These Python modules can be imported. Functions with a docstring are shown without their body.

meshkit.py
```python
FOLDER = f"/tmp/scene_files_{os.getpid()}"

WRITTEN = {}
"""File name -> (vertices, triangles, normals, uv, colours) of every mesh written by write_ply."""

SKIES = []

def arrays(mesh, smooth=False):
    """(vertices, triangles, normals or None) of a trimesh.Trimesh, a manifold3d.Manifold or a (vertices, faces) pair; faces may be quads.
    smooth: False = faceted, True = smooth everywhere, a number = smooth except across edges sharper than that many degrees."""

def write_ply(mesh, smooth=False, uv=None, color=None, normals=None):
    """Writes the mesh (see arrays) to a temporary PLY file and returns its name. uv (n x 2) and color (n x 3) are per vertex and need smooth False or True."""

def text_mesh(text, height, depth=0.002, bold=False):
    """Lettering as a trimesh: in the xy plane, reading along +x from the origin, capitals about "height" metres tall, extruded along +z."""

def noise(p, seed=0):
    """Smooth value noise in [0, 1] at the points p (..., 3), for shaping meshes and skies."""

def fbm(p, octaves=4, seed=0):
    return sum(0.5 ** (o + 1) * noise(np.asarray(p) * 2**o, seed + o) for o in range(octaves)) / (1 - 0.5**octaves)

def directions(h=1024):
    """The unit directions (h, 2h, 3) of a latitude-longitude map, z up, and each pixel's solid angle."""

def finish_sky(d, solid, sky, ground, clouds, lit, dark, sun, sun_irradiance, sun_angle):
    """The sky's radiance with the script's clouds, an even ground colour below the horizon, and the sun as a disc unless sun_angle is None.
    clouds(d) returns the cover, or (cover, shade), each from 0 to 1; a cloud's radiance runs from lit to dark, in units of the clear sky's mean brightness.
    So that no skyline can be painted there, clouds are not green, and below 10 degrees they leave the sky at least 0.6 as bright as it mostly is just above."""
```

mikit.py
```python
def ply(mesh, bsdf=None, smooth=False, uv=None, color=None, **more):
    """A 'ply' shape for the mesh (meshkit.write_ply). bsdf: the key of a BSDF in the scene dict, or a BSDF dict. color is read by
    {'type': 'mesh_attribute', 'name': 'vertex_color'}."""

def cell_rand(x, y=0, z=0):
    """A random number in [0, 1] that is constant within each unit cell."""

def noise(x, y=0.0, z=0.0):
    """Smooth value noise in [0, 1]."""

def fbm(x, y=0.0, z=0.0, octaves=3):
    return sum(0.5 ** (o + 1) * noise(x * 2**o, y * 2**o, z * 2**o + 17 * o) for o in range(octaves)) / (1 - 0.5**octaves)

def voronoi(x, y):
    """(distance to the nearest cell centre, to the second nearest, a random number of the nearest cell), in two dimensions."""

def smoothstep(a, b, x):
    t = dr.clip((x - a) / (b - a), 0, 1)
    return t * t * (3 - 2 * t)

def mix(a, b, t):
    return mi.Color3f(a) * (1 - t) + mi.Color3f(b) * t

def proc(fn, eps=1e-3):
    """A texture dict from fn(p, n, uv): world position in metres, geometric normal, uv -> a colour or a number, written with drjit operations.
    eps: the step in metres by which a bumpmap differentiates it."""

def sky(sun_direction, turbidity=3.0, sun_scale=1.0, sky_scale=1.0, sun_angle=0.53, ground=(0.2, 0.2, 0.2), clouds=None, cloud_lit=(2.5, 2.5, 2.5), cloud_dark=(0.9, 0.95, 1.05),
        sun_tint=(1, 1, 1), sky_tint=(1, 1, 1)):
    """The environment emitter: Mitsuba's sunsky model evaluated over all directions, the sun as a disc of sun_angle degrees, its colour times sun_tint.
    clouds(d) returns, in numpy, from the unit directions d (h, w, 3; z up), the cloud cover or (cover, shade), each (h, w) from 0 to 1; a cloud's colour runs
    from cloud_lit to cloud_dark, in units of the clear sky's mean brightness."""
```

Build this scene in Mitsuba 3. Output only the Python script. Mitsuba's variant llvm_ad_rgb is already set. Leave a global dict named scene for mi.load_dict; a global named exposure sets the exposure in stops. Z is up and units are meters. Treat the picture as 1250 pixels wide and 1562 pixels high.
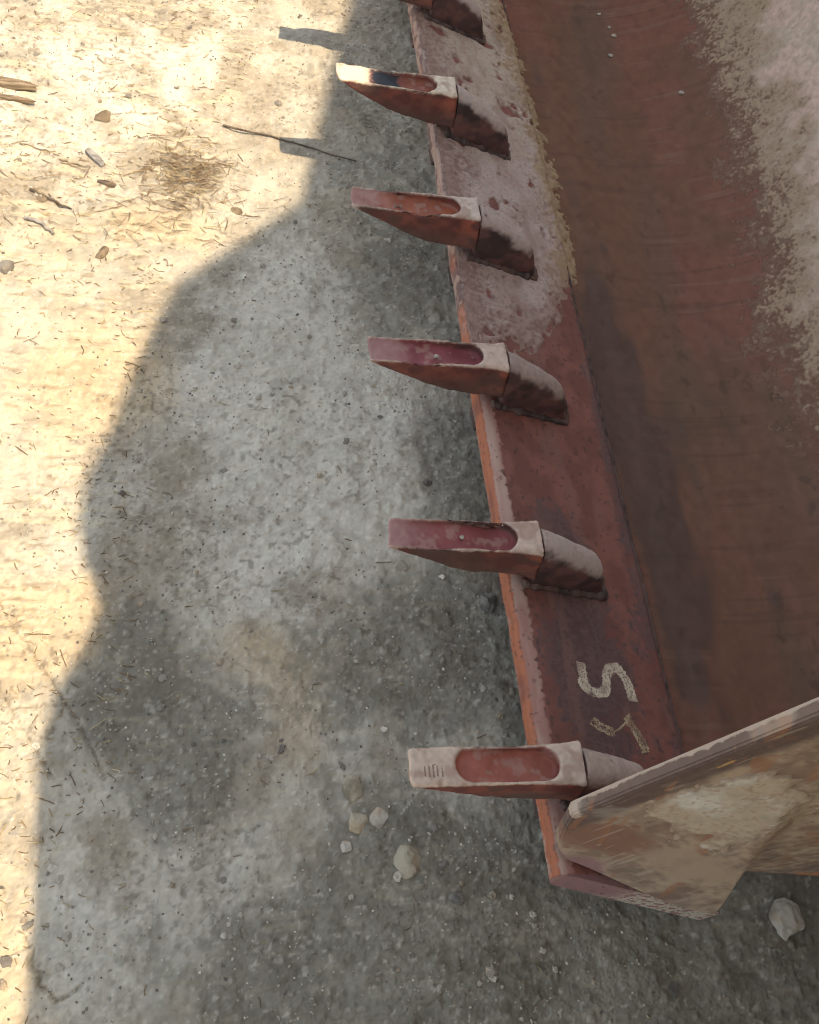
import math, numpy as np, trimesh, manifold3d, drjit as dr, mitsuba as mi, mikit, meshkit
from shapely.geometry import LineString, Polygon, Point
from shapely.ops import unary_union
from shapely.geometry.polygon import orient
from mikit import proc, noise, fbm, voronoi, smoothstep, mix

scene, labels = {'type': 'scene'}, {}
T = mi.ScalarTransform4f
# ------------------------------------------------------------------ camera, sky, exposure
CAM = np.array([-0.49797, -0.41666, 1.61218])
R = np.array([[0.98280, -0.0029, 0.1846], [-0.0989, -0.8525, 0.5132], [0.1559, -0.5227, -0.8382]])   # columns: right, down, forward
scene['camera'] = {'type': 'perspective', 'fov': 2 * math.degrees(math.atan(781 / 1600)), 'fov_axis': 'y',
                   'near_clip': 0.02, 'far_clip': 2000.0,
                   'to_world': T().look_at(origin=CAM.tolist(), target=(CAM + R[:, 2]).tolist(), up=(-R[:, 1]).tolist()),
                   'film': {'type': 'hdrfilm', 'width': 819, 'height': 1024}, 'sampler': {'type': 'independent', 'sample_count': 64}}
SUN = np.array([0.097, -0.117, 0.287])
scene['sky'] = mikit.sky(SUN.tolist(), turbidity=3.5, sun_tint=(1.0, 0.97, 0.88), sky_tint=(1.13, 1.03, 0.83), sky_scale=1.0, sun_scale=0.8,
                         clouds=lambda d: 0.35, cloud_lit=(2.6, 2.5, 2.3))      # added even cloud veil that brightens and whitens the skylight
exposure = 2.8

# ------------------------------------------------------------------ helpers
COUNT = {}
def numbered(key):
    n = COUNT.get(key, -1) + 1
    COUNT[key] = n
    return key if n == 0 else f'{key}_{n:03d}'

def put(name, mesh, bsdf, parent=None, label=None, cat=None, group=None, kind=None, **kw):
    key = numbered(name if parent is None else parent + '__' + name)
    scene[key] = mikit.ply(mesh, bsdf, **kw)
    tag(key, label, cat, group, kind)
    return key

def tag(key, label=None, cat=None, group=None, kind=None):
    d = {k: v for k, v in (('label', label), ('category', cat), ('group', group), ('kind', kind)) if v}
    if d: labels[key] = d

def mesh_of(v, f): return trimesh.Trimesh(np.asarray(v, float), np.asarray(f, int), process=False)

def grid_faces(n, m, closed=False):
    """quads of an n x m vertex grid (row major)"""
    i, j = np.meshgrid(np.arange(n - 1), np.arange(m if closed else m - 1), indexing='ij')
    a, b = i * m + j, i * m + (j + 1) % m
    return np.vstack([np.stack([a, b, b + m], -1).reshape(-1, 3), np.stack([a, b + m, a + m], -1).reshape(-1, 3)])

def sstep(a, b, x):
    t = np.clip((x - a) / (b - a), 0, 1)
    return t * t * (3 - 2 * t)

def extrude_y(poly, y0, y1):
    """polygon in (x, z) extruded between two y"""
    m = trimesh.creation.extrude_polygon(poly, y1 - y0, engine='earcut')
    v = np.array(m.vertices)
    return mesh_of(np.stack([v[:, 0], y1 - v[:, 2], v[:, 1]], 1), m.faces)

def rounded(mesh_manifold, r): return mesh_manifold

def rock(rng, size, flat=0.7, sub=2, rough=0.35):
    m = trimesh.creation.icosphere(subdivisions=sub)
    v = np.array(m.vertices)
    off = rng.uniform(0, 90, 3)
    # cut by random planes so that the stone has facets
    for _ in range(9):
        n = rng.normal(size=3); n /= np.linalg.norm(n)
        d = rng.uniform(0.62, 0.9)
        s = v @ n
        v -= np.maximum(s - d, 0)[:, None] * n
    v *= (1 + rough * (meshkit.fbm(v * 1.7 + off, 3) - 0.5))[:, None]
    v *= (1 + 0.16 * (meshkit.fbm(v * 5 + off, 3, 2) - 0.5) + 0.06 * (meshkit.fbm(v * 14 + off, 2, 3) - 0.5))[:, None]
    v *= np.asarray(size) * np.array([1, 1, flat])
    return mesh_of(v, m.faces)

def rotz(v, a):
    c, s = math.cos(a), math.sin(a)
    return v @ np.array([[c, s, 0], [-s, c, 0], [0, 0, 1]])

def tube(path, radii, n=6):
    path = np.asarray(path, float); radii = np.broadcast_to(radii, len(path))
    t = np.gradient(path, axis=0); t /= np.linalg.norm(t, axis=1, keepdims=True) + 1e-12
    a = np.cross(t, [0.13, 0.21, 0.97]); a /= np.linalg.norm(a, axis=1, keepdims=True) + 1e-12
    b = np.cross(t, a)
    th = np.arange(n) * 2 * np.pi / n
    v = (path[:, None] + radii[:, None, None] * (np.cos(th)[None, :, None] * a[:, None] + np.sin(th)[None, :, None] * b[:, None])).reshape(-1, 3)
    f = grid_faces(len(path), n, True)
    caps = [[0, k + 1, k] for k in range(1, n - 1)] + [[(len(path) - 1) * n, (len(path) - 1) * n + k, (len(path) - 1) * n + k + 1] for k in range(1, n - 1)]
    return mesh_of(v, np.vstack([f, caps]))

# ------------------------------------------------------------------ bucket geometry constants
LIP = np.array([-0.026, 0.175])                    # x, z of the cutting edge
U = np.array([0.93706, -0.34917]); N = np.array([0.34917, 0.93706])   # along the lip plate, and its normal, in (x, z)
PITCH, NT = 0.36, 8
Y0, Y1 = -0.14, 2.72
def lip_end(u): return 0.019 - 0.180 * np.clip(u, 0, 0.285)
def on_plate(u, y, h=0.0):
    u, y, h = np.broadcast_arrays(np.asarray(u, float), np.asarray(y, float), np.asarray(h, float))
    return np.stack([LIP[0] + u * U[0] + h * N[0], y, LIP[1] + u * U[1] + h * N[1]], -1)

# ------------------------------------------------------------------ materials
def bsdf(name, color, rough=0.8, spec=0.3, bump=None, bump_eps=1e-3, metallic=0.0):
    c = color if isinstance(color, dict) else {'type': 'rgb', 'value': list(color)}
    b = {'type': 'principled', 'base_color': c, 'roughness': rough if isinstance(rough, dict) else float(rough), 'specular': spec, 'metallic': metallic}
    if bump: b = {'type': 'bumpmap', 'arbitrary': proc(bump, bump_eps), 'scale': 1.0, 'bsdf': b}
    scene[name] = {'type': 'twosided', 'bsdf': b}
    return name

def speck(p, s, seed=0.0):
    d, _, r = voronoi(p.x * s + seed, p.y * s + seed * 1.7)
    return d, r

# patches of damp darker soil, with painted shade beside the lip, and of pale dry dust where the photograph shows them: x, y, radius x, radius y, amount
DAMP_AND_SHADE = [(-0.62, 0.25, 0.075, 0.14, 0.95), (-0.54, 0.11, 0.08, 0.10, 0.8), (-0.09, 1.22, 0.09, 0.10, 0.55), (-0.20, -0.04, 0.10, 0.09, 0.7), (0.02, 0.12, 0.06, 0.12, 0.5), (0.15, -0.25, 0.35, 0.10, 0.5), (-0.05, 0.66, 0.06, 0.10, 0.5), (-0.10, 0.36, 0.09, 0.11, 0.6), (-0.17, 0.29, 0.10, 0.08, 0.4), (0.05, -0.22, 0.42, 0.13, 0.75), (-0.10, -0.10, 0.20, 0.10, 0.6),
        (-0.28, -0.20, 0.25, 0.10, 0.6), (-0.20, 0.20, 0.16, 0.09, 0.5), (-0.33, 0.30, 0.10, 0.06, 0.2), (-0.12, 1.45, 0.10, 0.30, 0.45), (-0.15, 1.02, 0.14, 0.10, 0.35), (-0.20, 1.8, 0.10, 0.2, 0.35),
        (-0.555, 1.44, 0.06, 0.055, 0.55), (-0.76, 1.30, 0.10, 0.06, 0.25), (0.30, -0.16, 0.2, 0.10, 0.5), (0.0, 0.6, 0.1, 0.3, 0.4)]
DRY = [(-0.33, 0.75, 0.17, 0.25, 0.8), (-0.22, 0.62, 0.09, 0.12, 0.4), (-0.52, -0.13, 0.18, 0.12, 0.5), (-0.45, 0.45, 0.13, 0.15, 0.45), (-0.27, 0.17, 0.06, 0.05, 0.7), (-0.62, 0.10, 0.07, 0.06, 0.45), (-0.70, -0.12, 0.05, 0.09, 0.5),
       (-0.35, 1.05, 0.2, 0.2, 0.5), (-0.8, 1.75, 0.3, 0.25, 0.5), (-0.55, 1.22, 0.12, 0.10, -0.2)]
TAN = [(-0.70, 0.86, 0.16, 0.14, 0.8), (-0.60, 1.27, 0.12, 0.07, 0.6), (-0.36, 0.18, 0.10, 0.10, 0.5), (-0.74, 0.37, 0.08, 0.07, 0.9), (-0.85, 1.2, 0.15, 0.15, 0.4), (-0.05, -0.14, 0.10, 0.08, 0.4), (-0.42, 0.3, 0.1, 0.06, 0.4), (-0.9, 0.3, 0.15, 0.3, 0.5), (-0.82, -0.2, 0.12, 0.2, 0.7)]
def blobs(L, x, y):
    out = mi.Float(0)
    for a, b, rx, ry, w in L:
        d = dr.square((x - a) / rx) + dr.square((y - b) / ry)
        out = out + w * dr.exp(-d * 0.8)
    return out
def blobs_np(L, x, y):
    return sum(w * np.exp(-0.8 * (((x - a) / rx) ** 2 + ((y - b) / ry) ** 2)) for a, b, rx, ry, w in L)
def sstep(a, b, x):
    t = np.clip((x - a) / (b - a), 0, 1)
    return t * t * (3 - 2 * t)
def seg_dist(x, y, pts):
    d = np.full(x.shape, 9.0)
    for (ax, ay), (bx, by) in zip(pts[:-1], pts[1:]):
        t = np.clip(((x - ax) * (bx - ax) + (y - ay) * (by - ay)) / ((bx - ax) ** 2 + (by - ay) ** 2), 0, 1)
        d = np.minimum(d, np.hypot(x - ax - t * (bx - ax), y - ay - t * (by - ay)))
    return d
def soil_color(x, y):
    P = np.stack([x, y, np.zeros_like(x)], -1)
    nz = lambda s, o, sd, st=(1, 1): meshkit.fbm(P * s * np.array([st[0], st[1], 1]) + sd * 3.7, o, sd)
    wx, wy = x + 0.14 * (nz(7, 4, 61) - 0.5), y + 0.14 * (nz(7, 4, 62) - 0.5)
    f1, f2, f3 = nz(14, 4, 63), nz(60, 3, 64), nz(190, 2, 65)
    f4 = meshkit.noise(P * 320 + 3, 71)
    grain = (f1 - 0.5) * 0.5 + (f2 - 0.5) * 0.6 + (f3 - 0.5) * 0.55 + (f4 - 0.5) * 0.2
    c = np.tile([0.30, 0.262, 0.205], x.shape + (1,))
    bl = lambda c, d, t: c * (1 - t[..., None]) + np.asarray(d) * t[..., None]
    c = bl(c, (0.37, 0.335, 0.275), sstep(0.35, 0.65, f1))
    c = bl(c, (0.47, 0.445, 0.385), sstep(0.12, 0.60, blobs_np(DRY, wx, wy) + (f1 - 0.5) * 0.7 + grain * 0.3) * 0.85)
    slick = sstep(0.50, 0.60, nz(10, 4, 72))
    c = bl(c, (0.40, 0.375, 0.315), slick * 0.5)
    c = bl(c, (0.43, 0.335, 0.215), sstep(0.22, 0.66, blobs_np(TAN, wx, wy) + grain * 0.4) * 0.7)
    c = bl(c, (0.128, 0.120, 0.098), sstep(0.20, 0.58, blobs_np(DAMP_AND_SHADE, wx, wy) + (f1 - 0.5) * 0.55 + (f2 - 0.5) * 0.5 + grain * 0.5) * 0.72)
    # crumbs: dark and pale grains in loose drifts
    drift = sstep(0.42, 0.58, nz(6, 3, 66))
    c = bl(c, (0.09, 0.075, 0.058), sstep(0.62, 0.70, nz(120, 3, 67)) * (0.05 + 0.42 * drift))
    c = bl(c, (0.56, 0.52, 0.45), sstep(0.60, 0.70, nz(140, 3, 68)) * 0.35)
    # trodden straw and litter, lying mostly across the picture
    strawy = sstep(-0.45, -0.6, x - 0.25 * (y - 1.3))
    c = bl(c, (0.20, 0.155, 0.10), sstep(0.58, 0.70, nz(1, 3, 69, (26, 120))) * (0.12 + 0.45 * strawy))
    c = bl(c, (0.52, 0.45, 0.31), sstep(0.60, 0.70, nz(1, 3, 70, (20, 90))) * (0.1 + 0.4 * strawy))
    for k in CRACKS[:5]:      # groove shade painted into the soil colour along the cracks
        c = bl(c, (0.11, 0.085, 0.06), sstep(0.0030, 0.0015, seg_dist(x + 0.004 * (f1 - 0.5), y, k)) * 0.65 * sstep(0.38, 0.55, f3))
    return np.clip(c * (1 + 0.75 * grain)[..., None], 0.03, 0.8)
CRACKS = [[(-0.86, 0.44), (-0.815, 0.355), (-0.75, 0.262), (-0.691, 0.169), (-0.66, 0.10)], [(-0.84, 0.275), (-0.785, 0.185), (-0.735, 0.105)], [(-0.85, 0.350), (-0.80, 0.361)], [(-0.80, 0.215), (-0.76, 0.218)],
          [(-0.756, -0.12), (-0.742, -0.137), (-0.747, -0.155), (-0.730, -0.168), (-0.733, -0.184), (-0.716, -0.192), (-0.708, -0.205), (-0.690, -0.199), (-0.676, -0.19)], [(-0.800, -0.15), (-0.751, -0.13)]]
def soil_bump(p, n, uv):
    return 0.0032 * fbm(p.x * 95, p.y * 95, 0.7, 2) + 0.0016 * noise(p.x * 330, p.y * 330, 2.0)
bsdf('soil', {'type': 'mesh_attribute', 'name': 'vertex_color'}, 0.95, 0.15, soil_bump, 1.2e-3)

DUST_EDGE_Y = [(0.70, 0.05), (0.82, 0.10), (0.873, 0.165), (0.93, 0.20), (1.02, 0.262), (1.15, 0.306), (1.30, 0.325), (1.60, 0.318), (1.78, 0.298), (2.0, 0.28), (3.0, 0.27)]
def lip_color(p, n, uv):
    u = (p.x - LIP[0]) * U[0] + (p.z - LIP[1]) * U[1]
    g = fbm(p.x * 26, p.y * 26, p.z * 26, 3)
    g2 = fbm(p.x * 140, p.y * 140, p.z * 140, 2)
    g3 = fbm(p.x * 40 + 3, p.y * 8, p.z * 40, 3)
    red = mix((0.155, 0.062, 0.050), (0.215, 0.085, 0.066), smoothstep(0.35, 0.65, g))
    brown = mix((0.078, 0.050, 0.050), (0.115, 0.072, 0.070), smoothstep(0.3, 0.7, g2))
    # worn purple-brown steel over the lower part of the plate and along the crease, red primer in between
    worn = smoothstep(0.36, 0.66, blobs([(0.12, 0.20, 0.09, 0.20, 1.0), (0.10, 0.45, 0.06, 0.08, 0.5), (0.29, 0.6, 0.040, 0.6, 0.8)], u, p.y) + (g - 0.5) * 0.8 + (g2 - 0.5) * 0.5)
    c = mix(red, brown, worn * 0.85)
    c = mix(c, (0.185, 0.098, 0.082), smoothstep(0.55, 0.72, g3) * 0.5)
    # the bevel rubbed pale, the front edge orange rust
    wob = (g2 - 0.5) * 0.014 + (g - 0.5) * 0.010
    bev = smoothstep(0.018, 0.024, u + wob)
    c = mix(mix((0.30, 0.155, 0.125), (0.40, 0.27, 0.225), smoothstep(0.35, 0.6, g3)), c, bev)
    c = mix(c, (0.30, 0.225, 0.195), smoothstep(0.035, 0.010, u + wob) * smoothstep(0.80, 1.0, p.y + (g - 0.5) * 0.4) * smoothstep(0.35, 0.55, g3))
    front = smoothstep(0.0015, 0.0045, u + (g2 - 0.5) * 0.005)
    fc = mix((0.34, 0.125, 0.072), (0.235, 0.09, 0.062), smoothstep(0.45, 0.65, g))
    fc = mix(fc, mix((0.13, 0.085, 0.085), (0.33, 0.235, 0.20), smoothstep(0.40, 0.6, fbm(p.x * 50, p.y * 50, p.z * 50, 3))), smoothstep(0.75, 1.05, p.y + (g - 0.5) * 0.5) * 0.9)
    c = mix(fc, c, front)
    # purple-grey and chalky mottling on the cut end of the plate
    e = smoothstep(-0.118, -0.124, p.y)
    endc = mix((0.22, 0.125, 0.125), (0.40, 0.36, 0.29), smoothstep(0.08, 0.16, u + (g - 0.5) * 0.12) * smoothstep(0.35, 0.55, g2))
    c = mix(c, endc, e)
    return mix(c, (0.055, 0.035, 0.032), smoothstep(0.66, 0.74, g2) * 0.45)
def steel_bump(p, n, uv):
    return 0.0016 * fbm(p.x * 60, p.y * 60, p.z * 60, 3)
bsdf('lip_steel', proc(lip_color), 0.65, 0.3, steel_bump)

def shell_color(p, n, uv):
    g = fbm(p.x * 7, p.y * 4, p.z * 7, 3)
    g2 = fbm(p.x * 60, p.y * 45, p.z * 60, 3)
    a = mix((0.152, 0.079, 0.052), (0.176, 0.080, 0.057), smoothstep(0.38, 0.62, g))
    s = fbm(p.x * 12 + 4, p.y * 2.5, p.z * 12, 3)
    a = mix(a, (0.128, 0.084, 0.060), smoothstep(0.42, 0.7, s) * 0.6)
    # long scrapes where loads slid in and out
    k = fbm(p.x * 3 + 2, p.y * 90, p.z * 3, 3)
    a = mix(a, (0.205, 0.135, 0.095), smoothstep(0.60, 0.72, k) * smoothstep(0.40, 0.6, g) * 0.35)
    a = mix(a, (0.085, 0.052, 0.040), smoothstep(0.62, 0.72, fbm(p.x * 4 + 7, p.y * 70, p.z * 4, 3)) * 0.28)
    # darker grey-brown band along the crease, ragged at its edges
    dk = smoothstep(0.30, 0.85, blobs([(0.30, 0.95, 0.05, 0.30, 0.8), (0.32, 0.60, 0.07, 0.35, 0.8), (0.33, 0.30, 0.06, 0.25, 0.5), (0.30, 1.9, 0.04, 0.3, 0.3)], p.x, p.y) + (s - 0.5) * 1.7 + (fbm(p.x * 20, p.y * 14, p.z * 20 + 2, 3) - 0.5) * 1.2 + (g2 - 0.5) * 0.5)
    a = mix(a, (0.082, 0.055, 0.048), dk * 0.75)
    a = mix(a, (0.055, 0.038, 0.032), smoothstep(0.64, 0.72, fbm(p.x * 55, p.y * 40, p.z * 55 + 4, 3)) * smoothstep(0.45, 0.6, s) * 0.35)
    return a * (0.80 + 0.40 * g2)
bsdf('shell_steel', proc(shell_color), 0.8, 0.18, lambda p, n, uv: 0.0022 * fbm(p.x * 26, p.y * 20, p.z * 26, 3))

def side_color(p, n, uv):
    al, d = p.x * 0.44 + p.z * 0.898, (p.x + 0.059) * 0.898 - (p.z - 0.352) * 0.44       # along the front edge, and away from it
    st = fbm(al * 10, d * 34, p.y * 20, 4)               # scraped along the edge
    g = fbm(p.x * 22, p.y * 22, p.z * 22, 3)
    g2 = fbm(p.x * 90, p.y * 90, p.z * 90, 3)
    c = mix((0.205, 0.145, 0.108), (0.345, 0.270, 0.200), smoothstep(0.34, 0.60, st * 0.6 + g2 * 0.4))
    c = mix(c, (0.120, 0.084, 0.070), smoothstep(0.48, 0.64, g) * 0.45)
    w = lambda L, k=1.0: smoothstep(0.35, 0.75, blobs(L, p.x, p.z) + (st - 0.5) * 0.9 * k + (g2 - 0.5) * 0.7 * k)
    c = mix(c, (0.095, 0.066, 0.062), smoothstep(0.065, 0.035, d + (st - 0.5) * 0.03) * 0.85)      # dark bare steel next to the edge
    c = mix(c, (0.235, 0.205, 0.185), w([(-0.03, 0.37, 0.04, 0.03, 0.7)]) * 0.8)
    c = mix(c, (0.190, 0.100, 0.070), w([(0.013, 0.270, 0.06, 0.045, 1.35)]) * 0.85)
    c = mix(c, (0.225, 0.130, 0.138), w([(0.0, 0.16, 0.035, 0.05, 1.1)]) * 0.9)
    c = mix(c, (0.30, 0.225, 0.165), w([(0.125, 0.25, 0.07, 0.05, 1.0)]) * 0.8)
    c = mix(c, (0.315, 0.27, 0.19), w([(0.21, 0.44, 0.05, 0.06, 0.9), (0.18, 0.57, 0.04, 0.03, 0.7)]) * 0.8)
    c = mix(c, (0.19, 0.13, 0.09), w([(0.16, 0.53, 0.05, 0.02, 0.9)]) * 0.6)
    # rust runs and fine scratches
    c = mix(c, (0.27, 0.125, 0.065), smoothstep(0.58, 0.70, fbm(p.x * 70, p.z * 9, 5.0, 3)) * smoothstep(0.45, 0.6, g) * 0.6)
    c = mix(c, (0.42, 0.37, 0.31), smoothstep(0.66, 0.74, fbm(al * 14 + 3, d * 190, 8.0, 2)) * smoothstep(0.5, 0.62, g) * 0.3)
    # yellow-orange scrape
    c = mix(c, (0.46, 0.27, 0.10), smoothstep(0.62, 0.80, blobs([(0.064, 0.550, 0.018, 0.035, 1.0)], p.x, p.z) * 0.75 + (fbm(al * 60, d * 160, 2.0, 3) - 0.5) * 1.3) * 0.8)
    # orange rust along the lower rear edge
    c = mix(c, (0.40, 0.165, 0.075), smoothstep(0.4, 0.6, blobs([(0.36, 0.09, 0.14, 0.030, 1.0)], p.x, p.z) + (g2 - 0.5) * 0.9) * 0.85)
    # the rim rubbed pale
    rim = smoothstep(0.012, 0.003, d + (g2 - 0.5) * 0.012) * smoothstep(-0.0775, -0.0745, p.y + (g2 - 0.5) * 0.007 + (g - 0.5) * 0.006)
    rim = dr.maximum(rim, smoothstep(0.4, 0.7, blobs([(-0.058, 0.350, 0.012, 0.016, 1.0)], p.x, p.z) + (g2 - 0.5) * 0.5))
    return mix(c, (0.40, 0.33, 0.275), rim * 0.85)
bsdf('side_steel', proc(side_color), 0.6, 0.35, steel_bump)
def attr(name, rough, bump=None):
    return bsdf(name, {'type': 'mesh_attribute', 'name': 'vertex_color'}, rough, 0.35, bump)
attr('tooth_steel', 0.55, lambda p, n, uv: 0.0012 * fbm(p.x * 90, p.y * 90, p.z * 90, 3))
attr('crust', 0.95, lambda p, n, uv: 0.0015 * fbm(p.x * 160, p.y * 160, p.z * 160, 3))
attr('matte', 0.9)
PAL = {'pale_stone': ((0.27, 0.235, 0.19), (0.47, 0.43, 0.365), (0.40, 0.31, 0.22)), 'tan_stone': ((0.22, 0.185, 0.135), (0.41, 0.36, 0.27), (0.36, 0.28, 0.18)),
       'grey_stone': ((0.115, 0.105, 0.092), (0.22, 0.205, 0.18), (0.18, 0.155, 0.12)), 'clod': ((0.10, 0.075, 0.05), (0.20, 0.155, 0.105), (0.15, 0.115, 0.08)),
       'dead_wood': ((0.11, 0.08, 0.052), (0.27, 0.21, 0.14), (0.2, 0.14, 0.09)), 'grey_wood': ((0.14, 0.13, 0.12), (0.29, 0.27, 0.25), (0.2, 0.17, 0.14)),
       'dark_wood': ((0.055, 0.042, 0.032), (0.13, 0.10, 0.075), (0.09, 0.065, 0.045)), 'chalk': ((0.20, 0.13, 0.11), (0.55, 0.47, 0.36), (0.48, 0.40, 0.30)),
       'ochre': ((0.19, 0.115, 0.085), (0.44, 0.34, 0.22), (0.34, 0.25, 0.16)), 'weld': ((0.040, 0.030, 0.029), (0.10, 0.068, 0.060), (0.125, 0.07, 0.055))}
def shade_of(mesh, pal, st=(60, 60, 60)):
    """colour per vertex: speckle between the two colours of a palette with blotches of a third"""
    d, l, w = (np.asarray(c) for c in PAL[pal])
    v = np.asarray(mesh.vertices)
    g = sstep(0.32, 0.62, meshkit.fbm(v * st + 13, 4, 91))[:, None]
    h = sstep(0.52, 0.66, meshkit.fbm(v * 40 + 31, 3, 92))[:, None] * 0.7
    c = (d * (1 - g) + l * g) * (0.88 if 'stone' in pal else 1.0)
    return c * (1 - h) + w * h
def put_pal(name, mesh, pal, parent=None, label=None, cat=None, group=None, smooth=True, st=(60, 60, 60)):
    if smooth is True: mesh = trimesh.Trimesh(mesh.vertices, mesh.faces, process=True)
    return put(name, mesh, 'matte', parent, label, cat, group, smooth=smooth, color=shade_of(mesh, pal, st))
bsdf('added_truck_paint', (0.30, 0.19, 0.05), 0.5, 0.4)
bsdf('added_truck_frame', (0.05, 0.05, 0.05), 0.7, 0.3)
bsdf('tyre_rubber', (0.03, 0.03, 0.03), 0.9, 0.2)

# ------------------------------------------------------------------ ground: one sheet, fine where it is seen, reaching the horizon
def ground_height(x, y):
    p = np.stack([x, y, np.zeros_like(x)], -1)
    h = 0.030 * (meshkit.fbm(p * 3.1 + 5, 3, 1) - 0.5) + 0.014 * (meshkit.fbm(p * 16 + 3, 3, 2) - 0.5) + 0.0065 * (meshkit.fbm(p * 48, 3, 4) - 0.5)
    cl = meshkit.noise(p * 95 + 7, 9)
    h += 0.0035 * np.maximum(cl - 0.62, 0) / 0.38
    wob = 0.006 * (meshkit.fbm(p * 30 + 11, 2, 6) - 0.5)
    for i, c in enumerate(CRACKS):
        q = 0.25 if i < 4 else 0.8
        h -= (0.0035 if i < 4 else 0.006) * np.exp(-(np.maximum(seg_dist(x + wob * q, y + wob * q, c) - 0.0006, 0) / 0.0026) ** 2)
    h *= 1 - 0.75 * sstep(0.12, 0.26, x) * sstep(-0.2, -0.05, y)      # packed flat below the bucket
    return h
def axis(a, b, step, far):
    fine = np.arange(a, b, step)
    g = step * np.cumprod(np.full(60, 1.25)).cumsum()
    g = g[g < far]
    return np.concatenate([(a - g)[::-1], fine, fine[-1] + g, [fine[-1] + far]])
gx, gy = axis(-1.12, 0.46, 0.003, 300), axis(-0.42, 2.45, 0.003, 300)
X, Y = np.meshgrid(gx, gy, indexing='ij')
Z = ground_height(X, Y)
far = sstep(3, 8, np.hypot(X, Y))
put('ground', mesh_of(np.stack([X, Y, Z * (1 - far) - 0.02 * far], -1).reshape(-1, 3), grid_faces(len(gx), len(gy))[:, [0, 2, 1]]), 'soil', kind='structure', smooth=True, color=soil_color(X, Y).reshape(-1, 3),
    label='bare dirt ground with grit, straw, damp patches and painted shade beside the lip')
def gz(x, y): return float(ground_height(np.array([x]), np.array([y]))[0])

# ------------------------------------------------------------------ the bucket
B = 'loader_bucket'
COUNT[B] = 0
labels[B] = {'label': 'large rusty red-brown loader bucket with a row of digging teeth, standing on the dirt', 'category': 'bucket'}

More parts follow.
